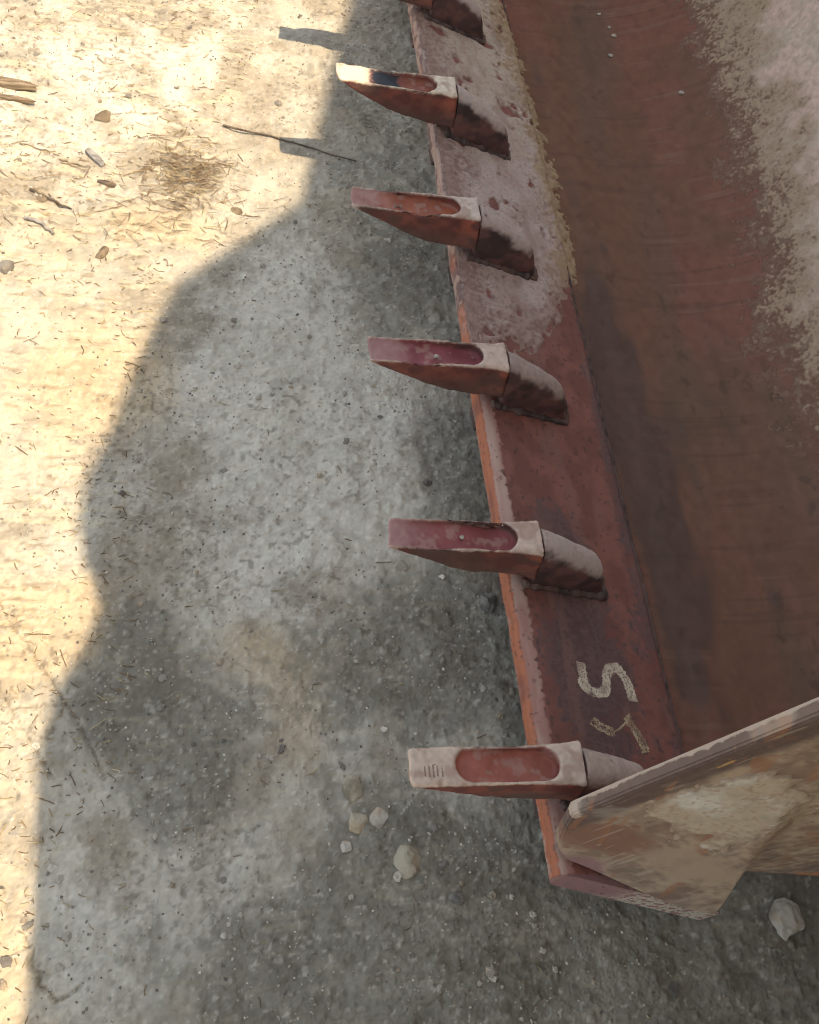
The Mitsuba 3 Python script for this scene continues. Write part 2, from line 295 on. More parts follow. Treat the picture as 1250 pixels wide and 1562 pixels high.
# lip plate: profile (u, h) swept along y with nicks in its front edge
prof = np.array([(0.016, -0.050), (0.003, -0.036), (-0.001, -0.018), (0.001, -0.011), (0.006, -0.0065), (0.022, 0.0), (0.06, 0.0), (0.11, 0.0), (0.17, 0.0), (0.23, 0.0), (0.276, 0.0), (0.284, -0.004), (0.285, -0.012), (0.285, -0.050), (0.15, -0.050)])
ys = np.linspace(Y0, Y1, 420)
yy = ys[:, None] + 0 * prof[None, :, 0]
uu, hh = prof[None, :, 0] + 0 * yy, prof[None, :, 1] + 0 * yy
nick = meshkit.fbm(np.stack([ys * 22, ys * 0, ys * 0], -1), 3, 3)
nick2 = np.maximum(meshkit.noise(np.stack([ys * 14 + 3, ys * 0, ys * 0], -1), 5) - 0.6, 0) * sstep(0.9, 1.1, ys)
front = 0.6 * np.array([0.4, 1, 1, 1, 0.8, 0.15] + [0] * 9)
uu = uu + front * ((nick - 0.5) * 0.006 + nick2 * 0.018)[:, None]
hh = hh + np.array([0, 0, 0.3, 0.8, 0.8, 0.2] + [0] * 9) * ((nick - 0.5) * 0.004)[:, None]
yy = yy + lip_end(uu) * np.clip(1 - (yy - Y0) / 0.06, 0, 1)
V = on_plate(uu, yy, hh)
f = grid_faces(len(ys), len(prof), True)
n = len(prof)
cap = trimesh.creation.triangulate_polygon(Polygon(prof), engine='earcut')
capv, capf = np.asarray(cap[0]), np.asarray(cap[1])
def caps(row):
    return on_plate(capv[:, 0], ys[row] + (lip_end(capv[:, 0]) if row == 0 else 0), capv[:, 1]), capf
c0, c1 = caps(0), caps(-1)
lip = trimesh.util.concatenate([mesh_of(V.reshape(-1, 3), f), mesh_of(*c0), mesh_of(c1[0], c1[1][:, ::-1])])
put('lip_plate', lip, 'lip_steel', B, smooth=25, label='red-brown cutting edge plate with a worn pale front bevel')

# shell: floor, curved back and overhanging back, as one bent sheet of 20 mm
def arc(cx, cz, r, a0, a1, k): return [(cx + r * math.cos(a), cz + r * math.sin(a)) for a in np.linspace(math.radians(a0), math.radians(a1), k)]
pl = lambda u, h: tuple(LIP + u * U + h * N)
inner = [pl(0.281, -0.007), pl(0.30, -0.009), pl(0.34, -0.006)] + arc(0.44, 0.545, 0.505, -104, 22, 46)
inner = np.array(inner)
def resample(P, k):
    s = np.concatenate([[0], np.cumsum(np.hypot(*np.diff(P, axis=0).T))])
    q = np.linspace(0, s[-1], k)
    return np.stack([np.interp(q, s, P[:, 0]), np.interp(q, s, P[:, 1])], 1)
inner = resample(inner, 90)
SH = inner
SHS = np.concatenate([[0], np.cumsum(np.hypot(*np.diff(SH, axis=0).T))])
tan = np.gradient(inner, axis=0); tan /= np.linalg.norm(tan, axis=1, keepdims=True)
SHN = np.stack([-tan[:, 1], tan[:, 0]], 1)       # towards the inside
outer = inner - SHN * 0.02
ysh = np.linspace(-0.072, Y1 - 0.05, 60)
def sweep(P, ysv): return np.stack([P[None, :, 0] + 0 * ysv[:, None], ysv[:, None] + 0 * P[None, :, 0], P[None, :, 1] + 0 * ysv[:, None]], -1)
loop = np.vstack([inner, outer[::-1]])
put('curved_shell', mesh_of(sweep(loop, ysh).reshape(-1, 3), grid_faces(len(ysh), len(loop), True)), 'shell_steel', B, smooth=40, label='rust-brown curved inner wall and floor of the bucket')
# weld bead along the crease
wy = np.linspace(-0.07, Y1 - 0.06, 700)
wr = 0.0042 + 0.0013 * np.abs(np.sin(wy * 190)) + 0.0018 * (meshkit.noise(np.stack([wy * 60, wy * 0, wy * 0], -1), 2) - 0.5)
put_pal('weld_seam', tube(on_plate(0.287 + 0.0015 * np.sin(wy * 23), wy, -0.0075), wr, 7), 'weld', B)

# side plates: thick plate, front edge rising from the lip
sp = Polygon([(-0.022, 0.178), (-0.040, 0.215), (-0.059, 0.352), (-0.014, 0.448), (0.032, 0.540), (0.106, 0.689), (0.12, 0.74), (0.20, 0.80), (0.93, 0.76), (0.97, 0.52), (0.90, 0.28), (0.72, 0.10), (0.54, 0.060), (0.41, 0.080), (0.27, 0.147), (0.236, 0.163), (0.229, 0.0803)])
sp = sp.buffer(-0.012).buffer(0.012).buffer(0)
def chamfered(poly, y0, y1, c):
    inn = poly.buffer(-c, join_style=2)
    ring_in, ring_out = inn, poly
    cs = lambda q: manifold3d.CrossSection([np.array(orient(q).exterior.coords)[:-1]])
    big = manifold3d.Manifold.extrude(cs(poly), (y1 - y0) - 2 * c).translate([0, 0, c])
    sml = manifold3d.Manifold.extrude(cs(inn), (y1 - y0))
    # chamfer: stack of three slices
    mid = manifold3d.Manifold.extrude(cs(poly.buffer(-c * 0.3, join_style=2)), (y1 - y0) - 0.6 * c).translate([0, 0, 0.3 * c])
    m = (big + sml + mid).to_mesh()
    v = m.vert_properties[:, :3]
    return mesh_of(np.stack([v[:, 0], y1 - v[:, 2], v[:, 1]], 1), m.tri_verts)
def side_outer(x, z):      # y of the outer face: a thick cutter piece up to a rear step, swelling towards the heel
    d = (x + 0.059) * 0.898 - (z - 0.352) * 0.44
    xr = 0.224 - (z - 0.097) * 0.176
    return -0.090 - 0.085 * sstep(0.02, 0.38, d) * (1 - 0.5 * sstep(-0.004, 0.010 + 0.05 * sstep(0.18, 0.40, z), x - xr) * sstep(0.60, 0.40, z))
def with_heel(m):
    m = m.subdivide_to_size(0.014, max_iter=14)
    v = np.array(m.vertices)
    v[:, 1] += (side_outer(v[:, 0], v[:, 2]) + 0.090) * sstep(-0.078, -0.086, v[:, 1])
    return mesh_of(v, m.faces)
put('side_plate', with_heel(chamfered(sp, -0.090, -0.070, 0.005)), 'side_steel', B, smooth=35, label='near end plate, scraped brown and caked with pale dried mud')
put('side_plate', chamfered(sp, Y1 - 0.06, Y1, 0.007), 'side_steel', B, smooth=35)

# ---- teeth and adapters from signed distances
def smax(a, b, k):
    h = max(k - abs(a - b), 0.0) / k
    return max(a, b) + h * h * k * 0.25
def smin(a, b, k): return -smax(-a, -b, k)
TL = 0.247
DS, DD_ = (0, 0.2, 0.42, 0.58, 0.79, 1.0), (0.083, 0.082, 0.074, 0.061, 0.035, 0.011)
def depth_at(a):      # a: distance from the gap towards the tip
    q = min(max(a / TL, 0), 1)
    for i in range(5):
        if q <= DS[i + 1]: return DD_[i] + (DD_[i + 1] - DD_[i]) * (q - DS[i]) / (DS[i + 1] - DS[i])
def tooth_sdf(a0, a1, floor0, floor1, r0, ph, bluff, skew):
    def sdf(a, y, c):            # c: height, 0 at the top face
        w = 0.0280 + 0.0045 * max(0.0, 1 - a / 0.035) ** 1.5
        w -= 0.0015 * a / TL
        w += 0.0005 * math.sin(a * 40 + ph)
        c2 = -c + 0.0005 * math.sin(a * 38 + ph + y * 60)
        d = smax(abs(y) - w, -c2, 0.007)
        d = smax(d, c2 - depth_at(a) + 0.0012 * math.sin(a * 40 + 3 * ph), 0.010)
        d = smax(d, a - TL + bluff + skew * y + 0.0012 * math.sin(y * 150 + ph), 0.008)
        d = max(d, -a)
        am = min(max(a, a0), a1)
        t = (am - a0) / (a1 - a0)
        fl = floor0 + (floor1 - floor0) * t + 0.0015 * math.sin(a * 70 + ph)
        r = r0 + 0.0006 * math.sin(a * 62 + 1.7 * ph + (2 if y > 0 else 0))
        s = smax(math.hypot(a - am, y + 0.001 * math.sin(a * 30 + ph)) - r, c2 - fl, 0.010)
        d = smax(d, -s, 0.0045)
        return -d
    return sdf
def level(sdf, box, edge):
    m = manifold3d.Manifold.level_set(sdf, box, edge).to_mesh()
    t = trimesh.Trimesh(np.array(m.vert_properties[:, :3]), np.array(m.tri_verts), process=True)
    trimesh.smoothing.filter_taubin(t, iterations=4)
    return t
BOX = [-0.004, -0.042, -0.096, 0.262, 0.042, 0.008]
SPEC = {0: (0.058, 0.160, 0.021, 0.011, 0.0226, 0.4, 0.0, 0.0), 1: (0.062, 0.250, 0.024, 0.006, 0.0238, 1.9, 0.004, 0.16), 2: (0.066, 0.262, 0.023, 0.006, 0.0234, 3.1, 0.0, -0.05),
        3: (0.060, 0.236, 0.022, 0.008, 0.0236, 4.4, -0.003, 0.08), 4: (0.064, 0.225, 0.021, 0.007, 0.0230, 5.6, -0.006, -0.10)}
SHAPES = {k: level(tooth_sdf(*p), BOX, 0.0036) for k, p in SPEC.items()}

def cnoise(P, s, seed=0, o=3): return meshkit.fbm(P * s + 40 + seed * 7.31, o, seed)
def blend(c, d, t): return c * (1 - t[:, None]) + np.asarray(d) * t[:, None]
def tooth_color(v, k, a0, a1, openend):
    a, y, c = v.T
    g, g2, g3 = cnoise(v, 45, k), cnoise(v, 170, k + 9), cnoise(v, 16, k + 3)
    red = blend(np.tile([0.110, 0.040, 0.034], (len(v), 1)), (0.185, 0.060, 0.044), sstep(0.35, 0.65, g))
    red = blend(red, (0.085, 0.050, 0.042), sstep(0.50, 0.66, g3) * 0.75)
    red = blend(red, (0.30, 0.085, 0.050), sstep(0.06, 0.0, a + (g3 - 0.5) * 0.05) * sstep(0.42, 0.6, g) * 0.7)
    # sides turn grey-brown over their lower half
    red = blend(red, (0.085, 0.058, 0.050), sstep(0.03, 0.06, -c + (g - 0.5) * 0.06) * 0.55)
    st = np.hypot(a - np.clip(a, a0, a1), y)
    inside = sstep(0.0240, 0.0210, st + (g2 - 0.5) * 0.004)
    top = sstep(-0.0085, -0.0035, c + (g2 - 0.5) * 0.005 + (g - 0.5) * 0.006)
    pale = np.array([(0.46, 0.36, 0.29), (0.45, 0.34, 0.28), (0.44, 0.33, 0.27), (0.46, 0.37, 0.31), (0.55, 0.46, 0.36), (0.45, 0.36, 0.3), (0.45, 0.36, 0.3), (0.45, 0.36, 0.3)][k])
    palec = pale[None] * (0.72 + 0.56 * g2)[:, None]
    palec = blend(palec, (0.27, 0.165, 0.125), sstep(0.50, 0.64, cnoise(v, 60, k + 31)) * 0.6)
    col = red * (1 - (top * (1 - inside))[:, None]) + palec * (top * (1 - inside))[:, None]
    # rubbed pale at the very tip
    tip = sstep(TL - 0.022, TL - 0.006, a + (g - 0.5) * 0.03)
    col = col * (1 - 0.85 * tip[:, None]) + palec * 0.85 * tip[:, None]
    sc = [(0.27, 0.085, 0.060), (0.20, 0.050, 0.052), (0.185, 0.045, 0.055), (0.26, 0.080, 0.045), (0.22, 0.075, 0.05)][min(k, 4)]
    scoop = np.asarray(sc)[None] * (0.65 + 0.7 * g)[:, None]
    scoop = blend(scoop, (0.30, 0.18, 0.15), sstep(0.54, 0.66, cnoise(v, 70, k + 21) + (g2 - 0.5) * 0.3) * 0.6)
    if openend: scoop = blend(scoop, (0.32, 0.19, 0.18), sstep(0.15, 0.25, a + (g - 0.5) * 0.10 + (g2 - 0.5) * 0.04) * 0.75)
    if k == 4:
        scoop = blend(scoop, (0.028, 0.030, 0.040), sstep(0.115, 0.125, a + (g2 - .5) * 0.02) * sstep(0.183, 0.172, a + (g2 - 0.5) * 0.02))
        scoop = blend(scoop, (0.55, 0.47, 0.35), sstep(0.178, 0.186, a + (g2 - 0.5) * 0.02))
    col = col * (1 - inside[:, None] * (c < 0.004)[:, None]) + scoop * (inside * (c < 0.004))[:, None]
    return np.clip(col, 0.01, 0.9)
def adapter_sdf(x, y, z):        # world axes, relative to the tooth's gap point (0, k*PITCH, 0.27)
    top = -(0.668 * x + z * 1.0) / 1.0                       # >0 above the sloping back
    top = z + 0.668 * x - 0.004 * 0 - 0.004 * math.sin(min(max(x / 0.127, 0), 1) * math.pi)
    d = max(-x + 0.0035, 0) if False else 0.0035 - x - 0.10 * 0
    w = 0.0295 - 0.035 * max(x - 0.02, 0)
    e = smax(abs(y) - w, top * 0.83, 0.030)
    e = max(e, 0.0045 - x - 0.0)
    e = smax(e, (x - 0.128) * 0.97 + (z + 0.085) * 0.22 - 0.004, 0.022)
    pl_ = (x - LIP[0]) * N[0] + (z + 0.27 - LIP[1]) * N[1]   # height over the plate
    e = max(e, -pl_ - 0.02)
    return -e
ADAPT = level(adapter_sdf, [-0.002, -0.042, -0.20, 0.17, 0.042, 0.02], 0.0038)
# the adapter's nose that fills the tooth and its lower leg, under the lip
def adapter_color(v, k):
    x, y, z = v.T
    g, g2, g3 = cnoise(v, 45, k + 50), cnoise(v, 170, k + 59), cnoise(v, 20, k + 53)
    col = blend(np.tile([0.078, 0.043, 0.040], (len(v), 1)), (0.135, 0.064, 0.055), sstep(0.35, 0.65, g))
    col = blend(col, (0.034, 0.026, 0.025), sstep(0.48, 0.62, g3) * 0.75)
    top = z + 0.668 * x - 0.004 * np.sin(np.clip(x / 0.127, 0, 1) * np.pi)
    up = sstep(-0.022, -0.006, top + (g2 - 0.5) * 0.006 + (g - 0.5) * 0.026)
    dusty = {0: (0.39, 0.30, 0.255), 1: (0.38, 0.305, 0.27), 2: (0.37, 0.29, 0.255), 3: (0.385, 0.305, 0.275)}.get(k, (0.39, 0.315, 0.28))
    cov = {0: 1.0, 1: 0.95, 2: 0.75}.get(k, 0.95)
    dc = np.asarray(dusty)[None] * (0.78 + 0.44 * g2)[:, None]
    m = up * cov * sstep(0.25, 0.42, g + 0.16)
    return col * (1 - m[:, None]) + dc * m[:, None]

tooth_notes = {0: 'pale dusty tooth with a solid flat tip and a red scoop', 1: 'tooth with a maroon scoop and pale worn rims', 2: 'tooth with a dark red scoop and a pebble in it', 3: 'tooth with an orange-red scoop', 4: 'tooth with its cream tip in the sun and a black smear in the scoop'}
cA, sA = math.cos(math.radians(4.0)), math.sin(math.radians(4.0))
rng = np.random.default_rng(11)
TOOTH = {}
for k in range(NT):
    kk = k if k < 5 else (1, 3, 2)[k - 5]
    base, a0, a1, op = SHAPES[kk], SPEC[kk][0], SPEC[kk][1], kk > 0
    v = np.array(base.vertices)
    col = tooth_color(v, k, a0, a1, op)
    w = v.copy()
    w += np.array(base.vertex_normals) * (0.0026 * (cnoise(v, 38, k + 70) - 0.5) + 0.0016 * (cnoise(v, 130, k + 80, 2) - 0.5))[:, None]
    # wear: some tips shorter and rounded off
    wear = 0.0
    w[:, 0] *= 1 + wear / TL
    tw = [0.0, 0.010, -0.008, 0.004, 0.0, 0.01, -0.01, 0.0][k]
    jit = np.array([0.0, [0.004, 0.0, 0.0, 0.0, -0.002, 0.05, 0.05, 0.05][k], 0.0])
    P = np.stack([-w[:, 0] * cA - w[:, 2] * -sA * -1, w[:, 1] + tw * w[:, 0], w[:, 0] * sA + w[:, 2] * cA], 1)
    P = P * 1.0 + np.array([0, k * PITCH, 0.27]) + jit
    F = np.array(base.faces)[:, ::-1]          # mirrored along x
    TOOTH[k] = put('tooth', mesh_of(P, F), 'tooth_steel', B, smooth=True, color=col, label=tooth_notes.get(k))
    va = np.array(ADAPT.vertices)
    ca = adapter_color(va, k)
    va = va + np.array(ADAPT.vertex_normals) * (0.004 * (cnoise(va, 40, k + 90) - 0.5))[:, None]
    put('adapter', mesh_of(va + np.array([0, k * PITCH, 0.27]) + jit, ADAPT.faces), 'tooth_steel', B, smooth=True, color=ca)
    # nose inside the tooth and lower leg under the lip, one solid
    nose = trimesh.creation.box((0.08, 0.044, 0.045)); nose.apply_translation((-0.026, k * PITCH + jit[1], 0.2205))
    put_pal('adapter_nose', nose, 'weld', B, smooth=False)
    leg = trimesh.creation.box((0.20, 0.05, 0.03)); leg.apply_transform(trimesh.transformations.rotation_matrix(math.radians(20.4), (0, 1, 0)))
    leg.apply_translation((0.075, k * PITCH + jit[1], 0.065))
    put_pal('adapter_leg', leg, 'weld', B, smooth=False)
    # lumpy weld round the foot of the adapter
    uu_ = np.concatenate([np.linspace(0.018, 0.178, 60), np.full(16, 0.184), np.linspace(0.178, 0.018, 60)])
    yw = np.concatenate([np.full(60, -0.031) + np.linspace(0.001, 0.0045, 60), np.linspace(-0.026, 0.026, 16), np.full(60, 0.031) - np.linspace(0.0045, 0.001, 60)])
    rr = 0.0050 + 0.0075 * rng.random(len(uu_)) ** 2
    rr = np.convolve(np.pad(rr, 1, mode='edge'), [0.25, 0.5, 0.25], 'valid')
    put_pal('weld_bead', tube(on_plate(uu_, yw + k * PITCH + jit[1], 0.002), rr, 7), 'weld', B)

# raised cast marks on the flat tip pad of the nearest tooth (worn, vertical strokes)
def on_tooth(a, y, h, k): return np.stack([-a * cA - h * sA * -1 * 0, y + k * PITCH, 0.27 + a * sA + h * cA], -1)
strokes = []
for i, (a, y0, y1) in enumerate([(0.226, -0.010, 0.003), (0.220, -0.011, 0.004), (0.2145, -0.012, 0.005), (0.209, -0.010, 0.004), (0.2025, -0.011, 0.003)]):
    yy_ = np.linspace(y0, y1, 5)
    strokes.append(tube(on_tooth(np.full(5, a), yy_, 0.0002, 0), 0.0011, 6))
strokes.append(tube(on_tooth(np.array([0.209, 0.2115, 0.2145]), np.array([0.004, 0.0055, 0.005]), 0.0002, 0), 0.001, 6))
bsdf('cast_mark', (0.22, 0.15, 0.12), 0.7, 0.3)
put('cast_mark', trimesh.util.concatenate(strokes), 'cast_mark', TOOTH[0])
hm = [tube(on_tooth(np.array([a0_, a1_]), np.array([y0_, y1_]), -0.0125, 3), 0.0011, 6) for a0_, a1_, y0_, y1_ in ((0.163, 0.163, -0.012, 0.0), (0.151, 0.151, -0.012, 0.0), (0.163, 0.151, -0.006, -0.006))]
put('cast_mark', trimesh.util.concatenate(hm), 'cast_mark', TOOTH[3])

# ---- chalk marks on the lip plate
def brush(pts, w0, seed, dens=70):
    r = np.random.default_rng(seed)
    P = np.array(pts, float)
    s = np.concatenate([[0], np.cumsum(np.hypot(*np.diff(P, axis=0).T))])
    q = np.linspace(0, s[-1], max(int(s[-1] / 0.0008), 8))
    from scipy.interpolate import PchipInterpolator
    C = np.stack([PchipInterpolator(s, P[:, 0])(q), PchipInterpolator(s, P[:, 1])(q)], 1)
    t = np.gradient(C, axis=0); t /= np.linalg.norm(t, axis=1, keepdims=True); nn = np.stack([-t[:, 1], t[:, 0]], 1)
    k = q[:, None] * np.array([1, 0, 0])
    wl = w0 * (0.28 + 0.35 * meshkit.fbm(k * 90 + seed, 3, seed) + 0.18 * (meshkit.noise(k * 700 + seed, seed) - 0.5))
    wr = w0 * (0.28 + 0.35 * meshkit.fbm(k * 90 + seed + 50, 3, seed) + 0.18 * (meshkit.noise(k * 700 + seed + 9, seed) - 0.5))
    body = unary_union([Polygon([C[i] + nn[i] * wl[i], C[i + 1] + nn[i + 1] * wl[i + 1], C[i + 1] - nn[i + 1] * wr[i + 1], C[i] - nn[i] * wr[i]]).buffer(0.00015, 1) for i in range(len(C) - 1)])
    holes = []
    for _ in range(dens * 2):
        c = C[r.integers(len(C))] + r.normal(0, w0 * 0.3, 2)
        holes.append(Polygon([c + r.uniform(0.3, 1) * w0 * r.uniform(0.04, 0.13) * np.array([math.cos(a), math.sin(a)]) for a in np.linspace(0, 5.4, 6)]).buffer(0))
    return body.difference(unary_union(holes)).buffer(0)
def on_plate_mesh(shape, h=0.0007):
    ms = []
    for g in getattr(shape, 'geoms', [shape]):
        if g.area < 2e-6: continue
        m = trimesh.creation.extrude_polygon(g, h + 0.002, engine='earcut')
        v = np.array(m.vertices)
        ms.append(mesh_of(on_plate(v[:, 0], v[:, 1], v[:, 2] - 0.002), m.faces))
    return trimesh.util.concatenate(ms)
put_pal('chalk_figure', on_plate_mesh(brush([(0.106, 0.206), (0.105, 0.173), (0.121, 0.156), (0.146, 0.165), (0.157, 0.192), (0.178, 0.206), (0.194, 0.190), (0.200, 0.150)], 0.0185, 1, 190)), 'chalk', B, smooth=False, label='cream hand-drawn figure like a turned S')
put_pal('chalk_figure', on_plate_mesh(brush([(0.107, 0.110), (0.125, 0.099), (0.147, 0.095)], 0.0150, 2, 160).union(brush([(0.177, 0.122), (0.190, 0.102), (0.204, 0.066)], 0.018, 3, 130)).union(brush([(0.147, 0.095), (0.165, 0.105), (0.180, 0.118)], 0.003, 4, 10))), 'ochre', B, smooth=False, label='fainter tan hand-drawn strokes below the cream figure')

# ------------------------------------------------------------------ dried soil and mud lying on the bucket (real crusts with ragged edges)
def crust(P, Nn, mask, thick, under=0.004):
    """P, Nn: (n, m, 3) surface points and normals. The crust rises where mask > 0 and dips under the steel elsewhere; faces wholly under are dropped."""
    h = np.where(mask > 0, thick * np.clip(mask, 0, 1) ** 0.5 + 0.0006, -under * np.clip(-mask * 6, 0, 1))
    V = (P + Nn * h[..., None]).reshape(-1, 3)
    F = grid_faces(*mask.shape)
    keep = (mask.reshape(-1)[F] > -0.12).any(1)
    return V, F[keep]
def compact(V, F, C):
    used = np.unique(F); m = -np.ones(len(V), int); m[used] = np.arange(len(used))
    return mesh_of(V[used], m[F]), C[used]

# pale pinkish dust layer with a tan fringe of soil on the far half of the lip plate
cu, cy = np.linspace(0.0, 0.36, 110), np.linspace(0.68, Y1 - 0.07, 560)
CU, CY = np.meshgrid(cu, cy, indexing='ij')
Q = np.stack([CU, CY, 0 * CU], -1)
edge = np.interp(CY, *np.array(DUST_EDGE_Y).T)
wob = (meshkit.fbm(Q * 22, 4, 21) - 0.5) * 0.10 + (meshkit.fbm(Q * 95, 3, 22) - 0.5) * 0.10
d = edge - CU + wob * 0.55
lower = (CY - 0.83 - 1.1 * np.maximum(CU - 0.03, 0) * 0) * 0.6 + wob
mask = np.minimum(d, np.minimum(lower, (CU - 0.010) + wob * 0.35)) * 12
hol = meshkit.fbm(Q * 34 + 9, 3, 25)
mask = np.minimum(mask, (0.76 - hol) * 7)
fr = sstep(0.075, 0.03, d + (meshkit.fbm(Q * 60, 3, 27) - 0.5) * 0.05) * sstep(1.0, 1.15, CY)
clump = meshkit.fbm(Q * 90, 4, 23)
bank = fr * sstep(1.03, 1.2, CY)
thick = 0.0018 + 0.0022 * clump + 0.014 * bank * meshkit.fbm(Q * 46, 4, 29) ** 1.3
bed = on_plate(np.minimum(CU, 0.36), CY, np.where(CU > 0.283, -0.0075, 0.0))
V, F = crust(bed, np.broadcast_to([N[0], 0, N[1]], bed.shape), mask, thick)
gq, gq2 = meshkit.fbm(Q * 18 + 3, 4, 31).reshape(-1), meshkit.fbm(Q * 150, 3, 32).reshape(-1)
C = blend(np.tile([0.345, 0.255, 0.225], (len(V), 1)), (0.405, 0.325, 0.295), sstep(0.35, 0.62, gq))
C = blend(C, (0.40, 0.335, 0.255), (sstep(1.25, 1.75, CY + (clump - 0.5) * 0.8).reshape(-1)) * 0.7)
C = blend(C, (0.20, 0.115, 0.095), sstep(0.9, 0.0, mask.reshape(-1) + (gq2 - 0.5) * 1.6) * 0.8)
C = blend(C, (0.22, 0.14, 0.12), sstep(0.58, 0.70, gq2) * 0.6)
C = blend(C, (0.23, 0.15, 0.125), sstep(0.52, 0.66, meshkit.fbm(Q * np.array([26, 9, 1]) + 5, 3, 34).reshape(-1)) * 0.45)
C = blend(C, (0.285, 0.200, 0.120), (fr.reshape(-1)) * 0.9) * (0.75 + 0.5 * gq2)[:, None]
m, C = compact(V, F, C)
put('dust_crust', m, 'crust', None, 'pale pinkish dust layer with a tan ragged rim on the lip plate', 'dirt', kind='stuff', smooth=True, color=C)

# pale sandy mud on the curved back
sv = np.linspace(0.36, 0.84, 190); yv = np.linspace(0.30, 2.50, 740)
SV, YV = np.meshgrid(sv, yv, indexing='ij')
px_, pz_ = np.interp(SV, SHS, SH[:, 0]), np.interp(SV, SHS, SH[:, 1])
nx_, nz_ = np.interp(SV, SHS, SHN[:, 0]), np.interp(SV, SHS, SHN[:, 1])
Q = np.stack([SV, YV, 0 * SV], -1)
MUD_EDGE = [(0.0, 0.50), (0.5, 0.47), (0.726, 0.468), (0.855, 0.478), (0.994, 0.486), (1.1, 0.50), (1.258, 0.540), (1.541, 0.545), (1.874, 0.56), (2.045, 0.555), (2.6, 0.55)]
wob = (meshkit.fbm(Q * 9, 4, 41) - 0.5) * 0.16 + (meshkit.fbm(Q * 40, 3, 42) - 0.5) * 0.10
spk = (meshkit.noise(Q * 210, 43) - 0.5) * 0.11 + (meshkit.fbm(Q * 90, 3, 47) - 0.5) * 0.12
d = SV - np.interp(YV, *np.array(MUD_EDGE).T) + wob
mask = (d + 0.075) * 9 + spk * 4
band = sstep(0.13, 0.04, d)
cl = meshkit.fbm(Q * 120, 3, 44)
thick = 0.0004 + 0.0035 * band * sstep(-0.02, 0.04, d + spk) * cl ** 1.5 + 0.0025 * sstep(-0.02, 0.06, d) * meshkit.fbm(Q * 20, 3, 45)
V, F = crust(np.stack([px_, YV, pz_], -1), np.stack([nx_, 0 * nx_, nz_], -1), mask, thick)
g, g2 = meshkit.fbm(Q * 8 + 3, 4, 46).reshape(-1), cl.reshape(-1)
C = blend(np.tile([0.42, 0.335, 0.265], (len(V), 1)), (0.46, 0.335, 0.275), sstep(0.45, 0.62, g))
C = blend(C, (0.30, 0.215, 0.140), band.reshape(-1) * 0.85)
C = C * (0.9 + 0.2 * g2)[:, None]
C = blend(C, (0.150, 0.081, 0.055), sstep(0.035, -0.035, (d + spk).reshape(-1)) * 0.97)
C = blend(C, (0.16, 0.11, 0.08), sstep(0.60, 0.70, g2) * band.reshape(-1) * 0.8) * (0.8 + 0.4 * g2)[:, None]
m, C = compact(V, F, C)
put('mud_crust', m, 'crust', None, 'pale sandy dried mud coating the curved back inside the bucket', 'dirt', kind='stuff', smooth=True, color=C)

# plaster-like mud on the outside of the near end plate, and on the end of the lip
xs, zs = np.linspace(-0.06, 0.40, 230), np.linspace(0.06, 0.70, 300)
XS, ZS = np.meshgrid(xs, zs, indexing='ij')
Q = np.stack([XS, ZS, 0 * XS], -1)
def bl(L):
    o = 0
    for a, b, rx, rz, w in L: o = o + w * np.exp(-0.8 * (((XS - a) / rx) ** 2 + ((ZS - b) / rz) ** 2))
    return o
MUDBL = [(0.075, 0.41, 0.050, 0.05, 1.0), (0.125, 0.42, 0.050, 0.07, 1.0), (0.14, 0.46, 0.03, 0.05, 0.6), (0.165, 0.36, 0.02, 0.08, 0.5), (0.11, 0.31, 0.05, 0.03, 0.35), (0.24, 0.47, 0.06, 0.05, 0.6)]
AL, DD = XS * 0.44 + ZS * 0.898, (XS + 0.059) * 0.898 - (ZS - 0.352) * 0.44
stq = np.stack([AL * 14, DD * 60, 0 * AL], -1)
mm = bl(MUDBL) - 0.55 + (meshkit.fbm(Q * 24, 4, 51) - 0.5) * 0.8 + (meshkit.fbm(stq, 3, 55) - 0.5) * 0.7 + (meshkit.fbm(Q * 120, 3, 56) - 0.5) * 0.35
mask = mm * 1.6
from shapely import contains_xy
ins = contains_xy(sp.buffer(-0.008), XS.reshape(-1), ZS.reshape(-1)).reshape(XS.shape)
mask = np.where(ins, mask, -1)
thick = 0.0008 + 0.006 * meshkit.fbm(Q * 34, 4, 52) ** 1.4
V, F = crust(np.stack([XS, side_outer(XS, ZS), ZS], -1), np.broadcast_to([0.0, -1.0, 0.0], XS.shape + (3,)), mask, thick)
g, g2 = meshkit.fbm(Q * 14 + 3, 4, 53).reshape(-1), meshkit.fbm(Q * 130, 3, 54).reshape(-1)
mr = mm.reshape(-1)
C = blend(np.tile([0.37, 0.315, 0.24], (len(V), 1)), (0.47, 0.45, 0.40), sstep(0.40, 0.60, g))
C = blend(C, (0.25, 0.185, 0.135), sstep(0.28, 0.0, mr + (g2 - 0.5) * 0.3) * 0.85)
C = blend(C, (0.22, 0.15, 0.11), sstep(0.60, 0.7, g2) * 0.6) * (0.75 + 0.5 * g2)[:, None]
m, C = compact(V, F, C)
put('mud_plaster', m, 'crust', None, 'pale flaking mud plastered on the outside of the near end plate', 'dirt', kind='stuff', smooth=True, color=C)

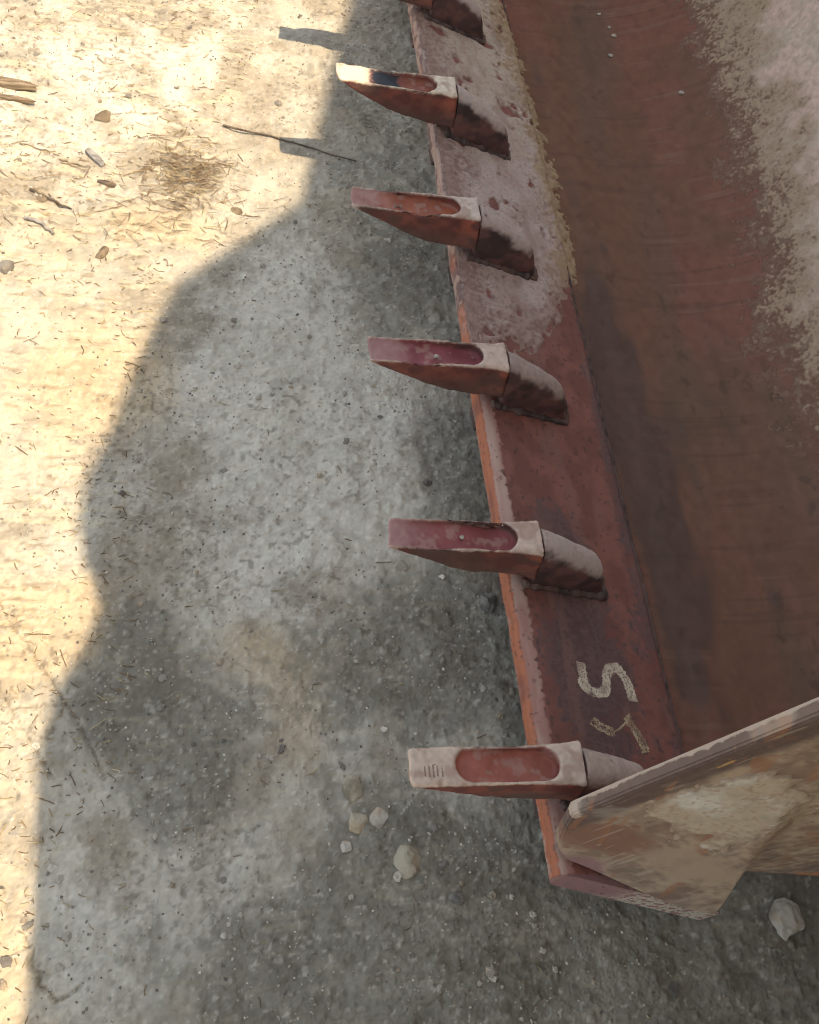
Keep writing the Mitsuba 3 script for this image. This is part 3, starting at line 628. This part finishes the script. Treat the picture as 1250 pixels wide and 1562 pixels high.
# ------------------------------------------------------------------ stones, chips and twigs lying on the ground
def stone(x, y, size, seed, mat, label, flat=0.6, sink=0.47, z=None, group=None):
    r = np.random.default_rng(seed)
    m = rock(r, size, flat, 4)
    v = rotz(np.array(m.vertices), r.uniform(0, 6.28))
    v += [x, y, (gz(x, y) if z is None else z) + max(size) * flat * (1 - 2 * sink) * 0.9]
    v[:, 2] = np.maximum(v[:, 2], (gz(x, y) if z is None else z) - 0.012)
    return put_pal('stone', mesh_of(v, m.faces), mat, None, label, 'stone', group)
stone(0.374, -0.178, (0.030, 0.026, 0.026), 3, 'pale_stone', 'pale angular stone in the shade below the bucket end plate', 0.85, 0.2)
stone(-0.206, -0.049, (0.027, 0.023, 0.02), 4, 'tan_stone', 'round tan stone below the nearest bucket tooth')
stone(-0.246, 0.017, (0.017, 0.015, 0.012), 5, 'pale_stone', 'right one of two touching pale stones below the nearest tooth')
stone(-0.280, 0.012, (0.019, 0.017, 0.012), 6, 'tan_stone', 'left one of two touching pale stones below the nearest tooth')
stone(-0.283, 0.064, (0.023, 0.017, 0.012), 7, 'tan_stone', 'flat pale stone left of the nearest tooth tip', 0.5, 0.33)
stone(-0.302, -0.023, (0.010, 0.011, 0.010), 8, 'pale_stone', 'small pale pebble beside the two touching stones')
stone(-0.020, 0.385, (0.022, 0.017, 0.018), 9, 'grey_stone', 'dark grey stone under the lip below the second nearest tooth', 0.8)
stone(-0.897, 1.136, (0.019, 0.016, 0.014), 10, 'grey_stone', 'grey stone on the sunlit dirt at the left photo edge', 0.8)
stone(-0.165, 0.462, (0.016, 0.011, 0.010), 12, 'pale_stone', 'pale chip on the ground beneath the second nearest tooth tip')
stone(-0.140, -0.110, (0.012, 0.010, 0.010), 13, 'grey_stone', 'small dark stone left of the bucket corner')
stone(0.175, -0.262, (0.013, 0.010, 0.010), 14, 'grey_stone', 'small dark stone near the lower right photo corner')
stone(-0.10, -0.215, (0.012, 0.008, 0.010), 15, 'pale_stone', 'small pale stone at the bottom photo edge centre')
stone(-0.735, 1.605, (0.022, 0.018, 0.016), 16, 'clod', 'dark brown clod upper left on the sunlit dirt', 0.8)
stone(-0.716, 1.187, (0.020, 0.012, 0.013), 17, 'clod', 'dark crumbly clod above the bend of the shadow', 0.6)
stone(-0.845, 1.335, (0.012, 0.012, 0.010), 18, 'clod', 'small dark clod beside the curved twig', 0.6)
stone(-0.445, 1.335, (0.014, 0.010, 0.010), 19, 'clod', 'brown clod at the shadow edge near the straw tuft', 0.6)
# pebble held in a tooth scoop
m = rock(np.random.default_rng(31), (0.0055, 0.004, 0.004), 0.8, 2)
put_pal('pebble', mesh_of(np.array(m.vertices) + on_tooth(np.array([0.125]), np.array([-0.003]), -0.0125, 2), m.faces), 'pale_stone', None, 'tiny pale pebble in the scoop of the third nearest tooth', 'pebble')
m = rock(np.random.default_rng(32), (0.0042, 0.004, 0.0036), 0.8, 2)
put_pal('pebble', mesh_of(np.array(m.vertices) + on_tooth(np.array([0.125]), np.array([0.002]), -0.0135, 1), m.faces), 'pale_stone', None, 'tiny pale pebble in the scoop of the second nearest tooth', 'pebble')
# crumbs of dirt on the bucket floor
r = np.random.default_rng(35)
for i, (s, y, q) in enumerate([(0.305, 1.995, 0.008), (0.28, 1.915, 0.0075), (0.30, 2.03, 0.006), (0.42, 1.73, 0.008), (0.285, 2.09, 0.006)]):
    m = rock(r, (q, q * 0.8, q * 0.8), 0.7, 2)
    c = np.array([np.interp(s, SHS, SH[:, 0]), y, np.interp(s, SHS, SH[:, 1]) + q * 0.3])
    put_pal('crumb', mesh_of(np.array(m.vertices) + c, m.faces), 'pale_stone', None, ('third pale crumb from the top photo edge on the brown bucket floor', 'lowest pale crumb of the row of four on the brown bucket floor', 'second pale crumb from the top photo edge on the brown bucket floor', 'lone pale crumb apart from the row, towards the pale mud in the bucket', 'topmost pale crumb at the top photo edge on the brown bucket floor')[i], 'crumb', 'pale crumbs on the bucket floor')

def chip(x, y, L, W, H, ang, mat, name, label, cat, seed, tilt=0.05):
    r = np.random.default_rng(seed)
    m = trimesh.creation.box((1, 1, 1)).subdivide().subdivide().subdivide()
    v = np.array(m.vertices)
    v[:, 1] *= 1 - (0.75 if name == 'wood_piece' else 0.35) * np.abs(v[:, 0] * 2) ** 2
    v[:, 2] *= 1 - 0.4 * np.abs(v[:, 0] * 2) ** 3
    v += (0.30 if name == 'wood_piece' else 0.16) * (np.stack([meshkit.fbm(v * 3 + r.uniform(0, 50, 3), 3, s) for s in (1, 2, 3)], -1) - 0.5)
    v *= [L, W, H]
    v[:, 2] += v[:, 0] * tilt
    v = rotz(v, ang) + [x, y, gz(x, y) + H * 0.35]
    return put_pal(name, mesh_of(v, m.faces), mat, None, label, cat, st=(60, 240, 100))
chip(-0.945, 1.685, 0.125, 0.024, 0.013, -0.20, 'dead_wood', 'wood_piece', 'weathered brown piece of wood at the left photo edge', 'wood', 1)
chip(-0.746, 1.472, 0.062, 0.016, 0.010, -0.95, 'grey_wood', 'wood_chip', 'grey flat wood chip in the sunlit dirt', 'wood chip', 2)
chip(-0.719, 1.398, 0.040, 0.010, 0.008, -0.30, 'dark_wood', 'wood_chip', 'short dark chip below the grey wood chip', 'wood chip', 3)
chip(-0.930, 1.63, 0.10, 0.012, 0.010, -0.18, 'dead_wood', 'wood_piece', 'thin brown splinter beside the weathered piece of wood', 'wood', 4)
def twig(pts, rad, mat, label, name='twig', cat='twig', lift=0.002):
    P = np.array([(x, y, gz(x, y) + lift + rad) for x, y in pts])
    t = np.linspace(0, 1, len(P)); q = np.linspace(0, 1, 24)
    from scipy.interpolate import PchipInterpolator
    C = np.stack([PchipInterpolator(t, P[:, i])(q) for i in range(3)], 1)
    C[:, :2] += (meshkit.noise(np.stack([q * 9, q * 0 + pts[0][0] * 50, q * 0], -1), 3) - 0.5)[:, None] * 0.006
    return put_pal(name, tube(C, rad * np.linspace(1.1, 0.6, 24), 7), mat, None, label, cat, st=(90, 90, 90))
twig([(-0.473, 1.603), (-0.37, 1.575), (-0.27, 1.540), (-0.171, 1.509)], 0.0024, 'dark_wood', 'long thin dark stalk running from the sun into the shadow')
twig([(-0.873, 1.275), (-0.845, 1.262), (-0.814, 1.232)], 0.0042, 'grey_wood', 'short bent grey twig on the sunlit dirt left')
twig([(-0.87, 1.36), (-0.83, 1.335), (-0.785, 1.315)], 0.003, 'dark_wood', 'curved dark twig left of the straw tuft')
twig([(-0.819, 1.455), (-0.785, 1.446), (-0.751, 1.438)], 0.0016, 'dead_wood', 'upper of two thin parallel dry stalks on the sunlit dirt', 'dry_stalk', 'stalk')
twig([(-0.815, 1.445), (-0.78, 1.436), (-0.755, 1.424)], 0.0014, 'dead_wood', 'lower of two thin parallel dry stalks on the sunlit dirt', 'dry_stalk', 'stalk')
twig([(-0.90, 1.50), (-0.86, 1.485), (-0.83, 1.478)], 0.0016, 'dead_wood', 'thin dry stalk near the left photo edge, alone', 'dry_stalk', 'stalk')

# ------------------------------------------------------------------ straw and gravel nobody could count
def visible_ground(r, n, dens):
    xy = np.stack([r.uniform(-1.05, 0.2, 6 * n), r.uniform(-0.36, 2.3, 6 * n)], 1)
    xy = xy[~((xy[:, 0] > -0.02) & (xy[:, 1] > -0.13))]
    return xy[r.random(len(xy)) < dens(xy[:, 0], xy[:, 1])][:n]
def patchy(x, y, s, o, seed): return meshkit.fbm(np.stack([x * s + o, y * s, 0 * x], -1), 3, seed)
r = np.random.default_rng(5)
sunny = lambda x, y: np.where(x < -0.62 + 0.25 * np.maximum(0, y - 1.0), 1.0, 0.06)
XY = visible_ground(r, 2200, lambda x, y: sunny(x, y) * (0.25 + 0.75 * (patchy(x, y, 5, 0, 8) > 0.5)))
tuft = np.stack([-0.555 + r.normal(0, 0.052, 330), 1.435 + r.normal(0, 0.048, 330)], 1)
tuft2 = np.stack([-0.60 + r.normal(0, 0.12, 150), 1.34 + r.normal(0, 0.06, 150)], 1)
XYa = np.vstack([XY, tuft, tuft2])
hz = ground_height(XYa[:, 0], XYa[:, 1])
vs, fs, cs, o = [], [], [], 0
tri = np.array([[0, 1, 4], [0, 4, 3], [1, 2, 5], [1, 5, 4], [2, 0, 3], [2, 3, 5], [3, 4, 7], [3, 7, 6], [4, 5, 8], [4, 8, 7], [5, 3, 6], [5, 6, 8]])
for i, (x, y) in enumerate(XYa):
    tf = i >= len(XY)
    L = r.uniform(0.004, 0.010) * r.choice([1, 1.6, 3.2], p=[0.5, 0.35, 0.15]) if not tf else r.uniform(0.012, 0.045)
    w = r.uniform(0.0005, 0.0011) if not tf else r.uniform(0.0005, 0.0010)
    a = r.normal(-0.25, 0.55) if r.random() < 0.7 else r.uniform(0, 6.28)
    t = np.array([math.cos(a), math.sin(a), r.normal(0.0, 0.10) if not tf else r.normal(0.12, 0.22)])
    s = np.array([-math.sin(a), math.cos(a), 0])
    c = np.array([x, y, hz[i] + w + r.uniform(0, 0.0025) + (r.uniform(0, 0.008) if tf else 0)])
    bend = r.normal(0, 0.05) * L
    for q, k in ((-0.5, 0), (0.0, 1), (0.5, 2)):
        m = c + t * L * q + s * bend * (1 - 4 * q * q)
        wq = w * (1.0, 1.0, 0.6)[k]
        vs += [m + s * wq, m - s * wq, m + np.array([0, 0, wq * 1.6])]
    fs.append(tri + o); o += 9
    base = np.array([(0.33, 0.26, 0.15), (0.40, 0.34, 0.22), (0.15, 0.105, 0.065), (0.23, 0.17, 0.105)][r.choice(4, p=[0.25, 0.15, 0.35, 0.25] if not tf else [0.12, 0.06, 0.55, 0.27])])
    cs += [base * r.uniform(0.8, 1.15)] * 9
put('straw_litter', mesh_of(vs, np.vstack(fs)), 'matte', None, 'broken bits of dry straw strewn over the dirt', 'straw', kind='stuff', color=np.array(cs), smooth=False)

XY = visible_ground(r, 1500, lambda x, y: 0.35 + 0.65 * (patchy(x, y, 4, 9, 12) > 0.48))
hz = ground_height(XY[:, 0], XY[:, 1])
ico = trimesh.creation.icosphere(subdivisions=1); iv, if_ = np.array(ico.vertices), np.array(ico.faces)
vs, fs, cs = [], [], []
for i, (x, y) in enumerate(XY):
    s = min(0.0013 * (1 / max(r.random(), 0.02)) ** 0.55, 0.007)
    v = iv * (1 + 0.8 * (r.random((len(iv), 1)) - 0.5)) * s * r.uniform(0.6, 1.2, 3) * [1, 1, 0.75]
    v = rotz(v, r.uniform(0, 6.28)) + [x, y, hz[i] + s * 0.2]
    vs.append(v); fs.append(if_ + i * len(iv))
    base = np.array([(0.33, 0.30, 0.25), (0.42, 0.39, 0.33), (0.20, 0.18, 0.155), (0.27, 0.22, 0.16), (0.13, 0.115, 0.10)][r.choice(5, p=[0.46, 0.12, 0.20, 0.16, 0.06])]) * r.uniform(0.8, 1.2)
    cs.append(np.tile(base, (len(iv), 1)))
tiny = visible_ground(np.random.default_rng(8), 5500, lambda x, y: 0.2 + 0.8 * (patchy(x, y, 7, 4, 13) > 0.47))
oc = trimesh.creation.icosahedron(); ov, of = np.array(oc.vertices), np.array(oc.faces)
th = ground_height(tiny[:, 0], tiny[:, 1]); n0 = len(XY) * len(iv)
for i, (x, y) in enumerate(tiny):
    s = r.uniform(0.0009, 0.0024)
    vs.append(ov * (1 + 0.8 * (r.random((len(ov), 1)) - 0.5)) * s * [1, 1, 0.8] + [x, y, th[i] + s * 0.3]); fs.append(of + n0 + i * len(ov))
    base = np.array([(0.33, 0.30, 0.25), (0.45, 0.42, 0.36), (0.16, 0.145, 0.125), (0.10, 0.09, 0.08)][r.choice(4, p=[0.55, 0.14, 0.22, 0.09])]) * r.uniform(0.8, 1.2)
    cs.append(np.tile(base, (len(ov), 1)))
put('gravel', mesh_of(np.vstack(vs), np.vstack(fs)), 'matte', None, 'fine grey gravel scattered over the dirt', 'gravel', kind='stuff', color=np.vstack(cs), smooth=False)

# ------------------------------------------------------------------ added unseen tipper truck, its bed outlined to cast the ground shadow
sh = np.array([0.638, -0.770]); ev = np.array([0.770, 0.638])
HP = 0.66
def tz(h): return (h + HP) / 0.5296
outl = [(e, tz(h)) for e, h in ((0.657, 1.257), (0.299, 1.230), (0.12, 1.13), (-0.023, 1.021), (-0.115, 0.965), (-0.180, 0.90), (-0.225, 0.83), (-0.262, 0.735), (-0.40, 0.665), (-0.485, 0.587), (-0.60, 0.43), (-0.714, 0.292), (-0.78, 0.12))]
outl = [(e - 0.02, z) for e, z in outl] + [(-0.86, 0.9), (-0.80, 0.42), (2.6, 0.42), (2.6, tz(2.1)), (1.7, tz(2.1)), (1.24, tz(1.736)), (0.916, tz(1.484))]
K = 'added_tipper_truck'; COUNT[K] = 0
labels[K] = {'label': 'added unseen shadow caster behind the camera, shaped as an ochre tipper truck', 'category': 'truck'}
def across(poly, d0, d1):        # polygon in (e, z), extruded towards the sun
    m = trimesh.creation.extrude_polygon(poly, d1 - d0, engine='earcut')
    v = np.array(m.vertices); d = HP + d0 + v[:, 2]
    return mesh_of(np.stack([ev[0] * v[:, 0] + sh[0] * d, ev[1] * v[:, 0] + sh[1] * d, v[:, 1]], 1), np.array(m.faces))
put('shadow_bed', across(Polygon(outl), 0.0, 2.2), 'added_truck_paint', K)
for e in (0.1, 0.8, 1.5, 2.2): put('stake', across(Polygon([(e, 0.5), (e + 0.1, 0.5), (e + 0.1, 2.4), (e, 2.4)]), -0.05, 0.0), 'added_truck_paint', K)
put('chassis_frame', across(Polygon([(-0.7, 0.33), (3.3, 0.33), (3.3, 0.41), (-0.7, 0.41)]), 0.5, 1.7), 'added_truck_frame', K)
for e in (0.35, 1.9):
    for d0 in (0.08, 1.8): put('wheel', across(Point(e, 0.395).buffer(0.40, 16).intersection(Polygon([(-9, -0.01), (9, -0.01), (9, 0.5), (-9, 0.5)])), d0 + 0.0, d0 + 0.3), 'tyre_rubber', K)
